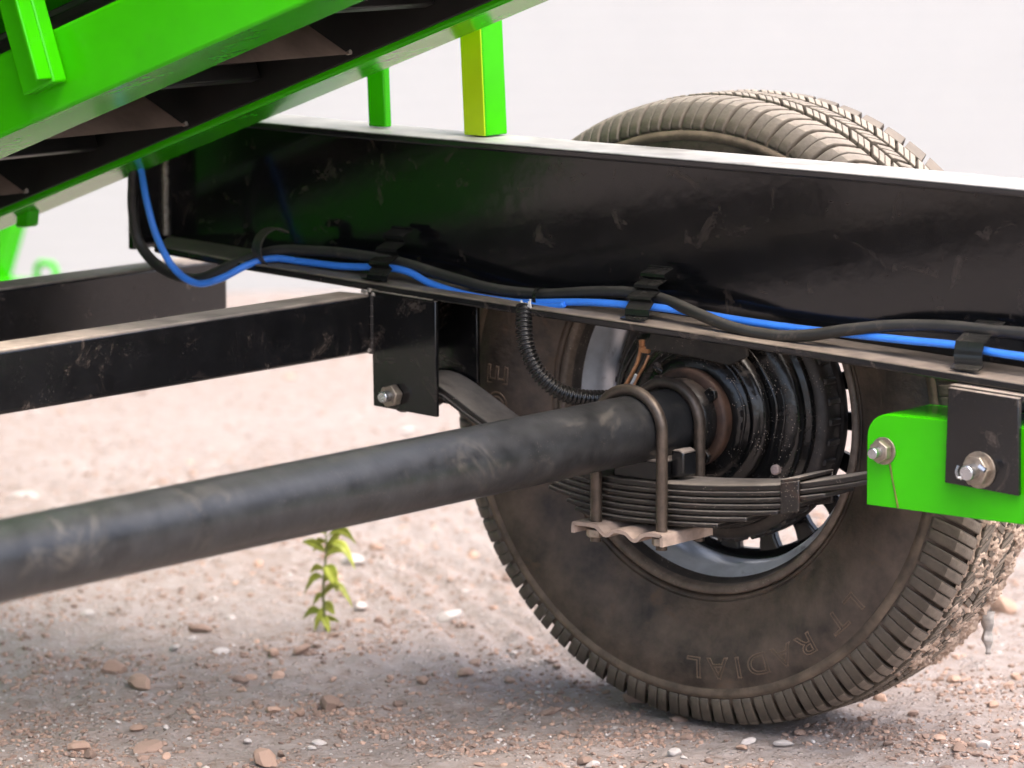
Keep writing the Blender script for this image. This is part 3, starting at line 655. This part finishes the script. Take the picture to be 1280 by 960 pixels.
# posts carrying the far rail on the chassis beam
def post(px, py, w_, d_, Y, lean, m_, top_h):
    c_ = at(px, py, Y); z0 = ztop(c_.x)+.0006
    mb = MB(); x1 = c_.x; x0 = x1-w_; dz = top_h; lx = lean*dz
    mb.add([(x0,Y,z0),(x1,Y,z0),(x1,Y+d_,z0),(x0,Y+d_,z0),(x0+lx,Y,z0+dz),(x1+lx,Y,z0+dz),(x1+lx,Y+d_,z0+dz),(x0+lx,Y+d_,z0+dz)],
        [(0,3,2,1),(4,5,6,7),(0,1,5,4),(1,2,6,5),(2,3,7,6),(3,0,4,7)])
    return build(mb, 'support_post', m_, conv, .002)
post(608, 162, .031, .040, -.112, -.055, 'green_paint', .27)['label'] = 'square green post standing on the black beam, glare painted on its near face'
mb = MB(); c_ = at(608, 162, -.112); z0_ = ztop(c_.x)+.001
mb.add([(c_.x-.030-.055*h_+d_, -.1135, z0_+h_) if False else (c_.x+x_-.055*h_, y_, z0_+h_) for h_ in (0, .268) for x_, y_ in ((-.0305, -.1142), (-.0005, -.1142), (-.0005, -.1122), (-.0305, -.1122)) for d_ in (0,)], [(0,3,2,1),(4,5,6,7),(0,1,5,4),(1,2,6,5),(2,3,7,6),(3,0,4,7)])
build(mb, 'glare_strip', 'glare_green', conv, .0008)  # strip added over the post, coloured as glare on its green
post(482, 152, .026, .012, -.112, -.045, 'green_paint', .20)['label'] = 'flat green strut standing on the black beam'
# small tab and cut cable tie under the far rail
mb = MB(); a_ = at(28, 272, -.20); mb.prism([(a_.x-.004, a_.z-.012), (a_.x+.018, a_.z-.010), (a_.x+.022, a_.z+.014), (a_.x, a_.z+.010)], -.21, -.19); build(mb, 'tab', 'green_paint', conv, .003)

# green stand far behind on the left
st = thing('green_stand', tuple(atz(-20, 470)), 'green leaning stand leg with a small bracket beyond the cross tubes', 'stand')
Yb = st.location.y; g0 = atz(-20, 470)
a1 = at(-34, 345, Yb); a2 = at(-8, 345, Yb); b1 = at(-18, 285, Yb); b2 = at(9, 285, Yb)
def xz_line(p0, p1, z): t_ = (z-p0.z)/(p1.z-p0.z); return p0.x+(p1.x-p0.x)*t_
ztopg = .95
mb = MB(); L0 = xz_line(a1, b1, 0.0); L1 = xz_line(a1, b1, ztopg); R0 = xz_line(a2, b2, 0.); R1 = xz_line(a2, b2, ztopg)
mb.prism([(L0, -.004), (R0, -.004), (R1, ztopg), (L1, ztopg)], Yb, Yb+.05); build(mb, 'leg', 'green_paint', st, .004)
c1 = at(36, 352, Yb); c2 = at(61, 352, Yb); zt_ = at(40, 330, Yb).z
mb = MB(); mb.box((L0-.06, Yb-.002, c1.z-.03), (c2.x+.05, Yb+.045, c1.z)); build(mb, 'base_bar', 'green_paint', st, .004)
mb = MB(); mb.tube([(c1.x, Yb+.02, c1.z-.004), (c1.x+.002, Yb+.02, zt_-.006), (c1.x+.008, Yb+.02, zt_), (c2.x-.01, Yb+.02, zt_), (c2.x-.003, Yb+.02, zt_-.006), (c2.x, Yb+.02, c1.z-.004)], .006, 8); build(mb, 'bracket', 'green_paint', st)
foot = MB(); foot.box((L0-.08, Yb-.05, -.004), (R0+.05, Yb+.10, .012)); build(foot, 'foot', 'green_paint', st, .003)

# ================================================================== SMALL THINGS ON THE GROUND
def gz(x, y): return ground_height(x, y)
# weed
wp = atz(408, 786); wp.z = gz(wp.x, wp.y)
weed = thing('weed', wp, 'small yellow green weed sprouting from the bare dirt', 'plant')
def W_(px, py, dy=0): return at(px, py, wp.y+dy)
stem = [wp + Vector((0, 0, -.006)), W_(405, 760), W_(404, 735), W_(407, 700), W_(408, 680), W_(407, 664), W_(409, 655)]
mb = MB(); mb.tube(spline(stem, 5), [.0022-.0013*i/30 for i in range(31)], 8); build(mb, 'stem', 'stem', weed)
def leaf(p0, p1, width, droop, fold=.35, depth=0):
    p0 = Vector(p0); p1 = Vector(p1); d = p1-p0; l = d.length; n_ = 9; mb = MB(); view = (CAM-p0).normalized()
    side_ = d.cross(view).normalized(); nrm = side_.cross(d).normalized()
    tw = R_.uniform(-.7, .7); side_ = (side_*cos(tw)+nrm*sin(tw)); nrm = side_.cross(d).normalized()
    for i in range(n_+1):
        t_ = i/n_; w_ = width*(sin(pi*min(1, t_*1.02))**.75)*(1-.35*t_) + .0003
        c_ = p0 + d*t_ + Vector((0, 0, 1))*droop*l*4*t_*(1-t_)
        for j, sgn in enumerate((-1, -.5, 0, .5, 1)):
            mb.v.append(tuple(c_ + side_*w_*sgn + nrm*w_*fold*abs(sgn) + nrm*.0006*sin(t_*19+sgn*3)))
    for i in range(n_):
        for j in range(4): o = i*5+j; mb.f.append((o, o+1, o+6, o+5))
    o = build(mb, 'leaf', 'leaf', weed, sharp=80); s_ = o.modifiers.new('thickness', 'SOLIDIFY'); s_.thickness = .0004; return o
LV = [(a, b, w*1.42, d) for a, b, w, d in [((407, 690), (378, 678), .0045, .25), ((405, 722), (381, 742), .0040, .5), ((408, 690), (428, 664), .0038, .2), ((408, 685), (444, 712), .0052, .55), ((409, 672), (445, 680), .0055, .45),
      ((408, 706), (421, 740), .0068, .3), ((405, 735), (441, 760), .0042, .55), ((404, 752), (418, 768), .0050, .2), ((403, 766), (379, 774), .0042, .35), ((402, 770), (412, 792), .0040, .25), ((407, 668), (399, 648), .0045, .2),
      ((409, 660), (424, 645), .0045, .2), ((404, 742), (392, 756), .0034, .3), ((408, 666), (385, 660), .0045, .3), ((404, 758), (393, 790), .0030, .1), ((405, 728), (424, 716), .0035, .4), ((406, 712), (388, 716), .0036, .5), ((407, 696), (436, 694), .0040, .5), ((404, 746), (430, 742), .0034, .5), ((403, 774), (424, 778), .0032, .3), ((408, 676), (392, 690), .0040, .4)]]
for k_, (a_, b_2, wd_, dr) in enumerate(LV):
    leaf(W_(*a_), W_(*b_2, R_.uniform(-.012, .012)), wd_, dr*.6)
# stones
def stone_mesh(seed, sub=2):
    bm = bmesh.new(); bmesh.ops.create_icosphere(bm, subdivisions=sub, radius=1); rr = random.Random(seed)
    pl = [(Vector((rr.gauss(0, 1), rr.gauss(0, 1), rr.gauss(0, 1))).normalized(), rr.uniform(.55, .85)) for _ in range(9)]
    for v in bm.verts:
        for n_, d_ in pl:
            e = v.co.dot(n_)-d_
            if e > 0: v.co -= n_*e*.9
        v.co += v.co*noise.noise(v.co*2.3+Vector((seed*3.1, 0, 0)))*.14
    me = bpy.data.meshes.new('stone'); bm.to_mesh(me); bm.free(); me.shade_smooth(); me.set_sharp_from_angle(angle=radians(28)); return me
SM = {}
for mt in ('stone_pink', 'stone_pale', 'stone_brown'):
    SM[mt] = []
    for k_ in range(6):
        me = stone_mesh(k_*7+len(mt)+3); me.materials.append(MATS[mt]); SM[mt].append(me)
def stone(x, y, r, mt, label, group=None, sq=.68, rz=None, k_=None, el=1.25):
    me = SM[mt][R_.randrange(6) if k_ is None else k_]; o = bpy.data.objects.new('stone', me); COL.objects.link(o)
    o.scale = (r*el, r/el**.5, r*sq); o.rotation_euler = (R_.uniform(-.25, .25), R_.uniform(-.25, .25), R_.uniform(0, 6.28) if rz is None else rz)
    o.location = (x, y, gz(x, y)+r*sq*.42); return tag(o, label, 'stone', group)
placed = []
def pstone(px, py, wpx, mt, label, **kw):
    q = atz(px, py); r = wpx/2/1120; placed.append((q.x, q.y, r)); return stone(q.x, q.y, r, mt, label, **kw)
pstone(142, 840, 36, 'stone_pink', 'rounded salmon stone touching a flat slanted pink stone', sq=.75, k_=0, rz=.6)
pstone(176, 856, 38, 'stone_pink', 'flat slanted pink stone leaning by a rounded salmon stone', sq=.8, k_=1, rz=-.4, el=1.45)
pstone(563, 775, 36, 'stone_pale', 'broad white stone alone on the dirt between weed and tyre', sq=.5, k_=2, rz=.6)
pstone(412, 884, 32, 'stone_brown', 'round brown lump of clay stone in front of the weed', sq=.95, k_=3, el=1.05)
pstone(250, 784, 34, 'stone_brown', 'reddish brown stone to the side of the weed', sq=.6, k_=4, rz=.6)
pstone(274, 818, 25, 'stone_pale', 'whitish flat stone beside a grey chip', sq=.55, k_=1)
pstone(376, 821, 25, 'stone_pink', 'pale pink stone just below the weed', sq=.6, k_=2)
pstone(795, 877, 30, 'stone_pink', 'orange pink stone wedged against the tyre foot', sq=.7, k_=5, rz=.3, el=1.4)
pstone(332, 955, 34, 'stone_pink', 'large salmon stone lying apart in the open dirt', sq=.75, k_=3)
pstone(185, 934, 40, 'stone_brown', 'broad flat reddish clod pressed into the dirt', sq=.35, k_=0)
pstone(100, 935, 30, 'stone_pink', 'pale tan stone beside smaller chips', sq=.7, k_=2)
pstone(440, 704, 44, 'stone_pale', 'large whitish stone behind the weed', sq=.6, k_=1)
pstone(470, 688, 24, 'stone_pink', 'orange stone behind the weed beside a large whitish one', sq=.7, k_=4)
pstone(848, 742+158, 22, 'stone_brown', 'small brown clod beside the tyre foot', sq=.6, k_=4)
pstone(1255, 765, 46, 'stone_pink', 'blurred salmon stone on the pale dirt beyond the tyre', sq=.8, k_=5)
pstone(1198, 942, 24, 'stone_brown', 'brown stone next to a white chip behind the tyre', sq=.6, k_=2)
pstone(1228, 940, 20, 'stone_pale', 'white chip next to a brown stone behind the tyre', sq=.8, k_=5)
pstone(980, 932, 24, 'stone_pale', 'grey white flat chip just under the tyre', sq=.45, k_=3, el=1.5)
pstone(934, 932, 20, 'stone_pale', 'cream chip just under the tyre', sq=.5, k_=1, el=1.4)
pstone(1020, 700+175, 18, 'stone_pink', 'pink chip against the tyre tread', sq=.7, k_=2)
LAB = {'stone_pink': 'small pinkish stone lying loose', 'stone_pale': 'small pale stone lying loose', 'stone_brown': 'small brown stone lying loose'}
def clear(x, y, r):
    if hypot(x, (y-.07)*.9) < .0: return False
    if abs(x) < .10+r and -.03-r < y < .17+r: return False
    return all(hypot(x-a, y-b) > r+c+.004 for a, b, c in placed)
cnt = 0
while cnt < 260:
    px = R_.uniform(-20, 1300); py = 640+330*R_.random()**.7 if cnt < 205 else R_.uniform(430, 660)
    q = atz(px, py); r = .0042+.0062*R_.random()**2.4 + (.0035 if py < 660 else 0)
    if not clear(q.x, q.y, r): continue
    mt = R_.choices(('stone_pink', 'stone_pale', 'stone_brown'), (.5, .2, .3))[0]
    placed.append((q.x, q.y, r))
    where = 'near the weed' if hypot(q.x-wp.x, q.y-wp.y) < .24 else 'beside the tyre' if hypot(q.x, q.y-.07) < .42 else 'on the pale dirt behind the axle' if q.y > .35 else 'on the shaded dirt in front of the axle'
    stone(q.x, q.y, r, mt, LAB[mt] + ' ' + where, 'loose stones ' + where, sq=R_.uniform(.5, .8)); cnt += 1
# fine gravel: nobody could count it
ico = stone_mesh(5, 1); bv = np.array([v.co for v in ico.vertices]); bf = np.array([tuple(f.vertices) for f in ico.polygons]); bpy.data.meshes.remove(ico)
def gravel(n, mt, rng, smin, smax):
    V = []; F = []; o = 0
    while n > 0:
        px = rng.uniform(-60, 1340); py = 480 + 510*rng.random()**.6
        q = atz(px, py)
        if abs(q.x) < .09 and -.02 < q.y < .16: continue
        if noise.noise(Vector((q.x*7, q.y*7, 2))) < rng.uniform(-.3, .4): continue
        s_ = smin + (smax-smin)*rng.random()**3.2
        a = rng.uniform(0, 6.28); sc = np.array([s_*rng.uniform(.8, 1.4), s_*rng.uniform(.7, 1.1), s_*rng.uniform(.5, .85)])
        p_ = bv*sc; b = rng.uniform(-.6, .6)
        p_ = np.c_[p_[:, 0], p_[:, 1]*cos(b)-p_[:, 2]*sin(b), p_[:, 1]*sin(b)+p_[:, 2]*cos(b)]
        p_ = np.c_[p_[:, 0]*cos(a)-p_[:, 1]*sin(a), p_[:, 0]*sin(a)+p_[:, 1]*cos(a), p_[:, 2]] + np.array([q.x, q.y, gz(q.x, q.y)+sc[2]*.3])
        V.append(p_); F.append(bf+o); o += len(bv); n -= 1
    V = np.concatenate(V); F = np.concatenate(F)
    me = bpy.data.meshes.new('gravel'); me.from_pydata(V.tolist(), [], F.tolist()); me.materials.append(MATS[mt])
    ob = bpy.data.objects.new('gravel', me); COL.objects.link(ob); return tag(ob, {'stone_pink': 'scatter of fine pink grit on the dirt', 'stone_pale': 'scatter of fine whitish grit on the dirt', 'stone_brown': 'scatter of fine brown crumbs on the dirt'}[mt], kind='stuff')
rg = random.Random(5)
gravel(7500, 'stone_pink', rg, .0010, .0048); gravel(3200, 'stone_pale', rg, .0009, .0034); gravel(12000, 'stone_brown', rg, .0010, .0054)
# torn scrap hanging from the mud on the tread
q = at(1232, 764, .135); q2 = at(1233, 818, .150)
mb = MB(); nn = 14
for i in range(nn+1):
    t_ = i/nn; c_ = q.lerp(q2, t_); w_ = .010*(1-.75*t_)+.001
    for s_ in (-1, 0, 1):
        mb.v.append((c_.x+w_*s_*.9+.003*noise.noise(Vector((t_*5, s_, 1))), c_.y+.006*noise.noise(Vector((t_*4, s_*2, 9)))+.004*abs(s_), c_.z+.003*noise.noise(Vector((t_*9, s_, 4)))))
for i in range(nn):
    for j in range(2): o = i*3+j; mb.f.append((o, o+1, o+4, o+3))
sc_o = build(mb, 'torn_scrap', 'scrap', None, sharp=80); s_ = sc_o.modifiers.new('thickness', 'SOLIDIFY'); s_.thickness = .0008
tag(sc_o, 'torn whitish scrap with a red mark hanging from the muddy tread', 'scrap')
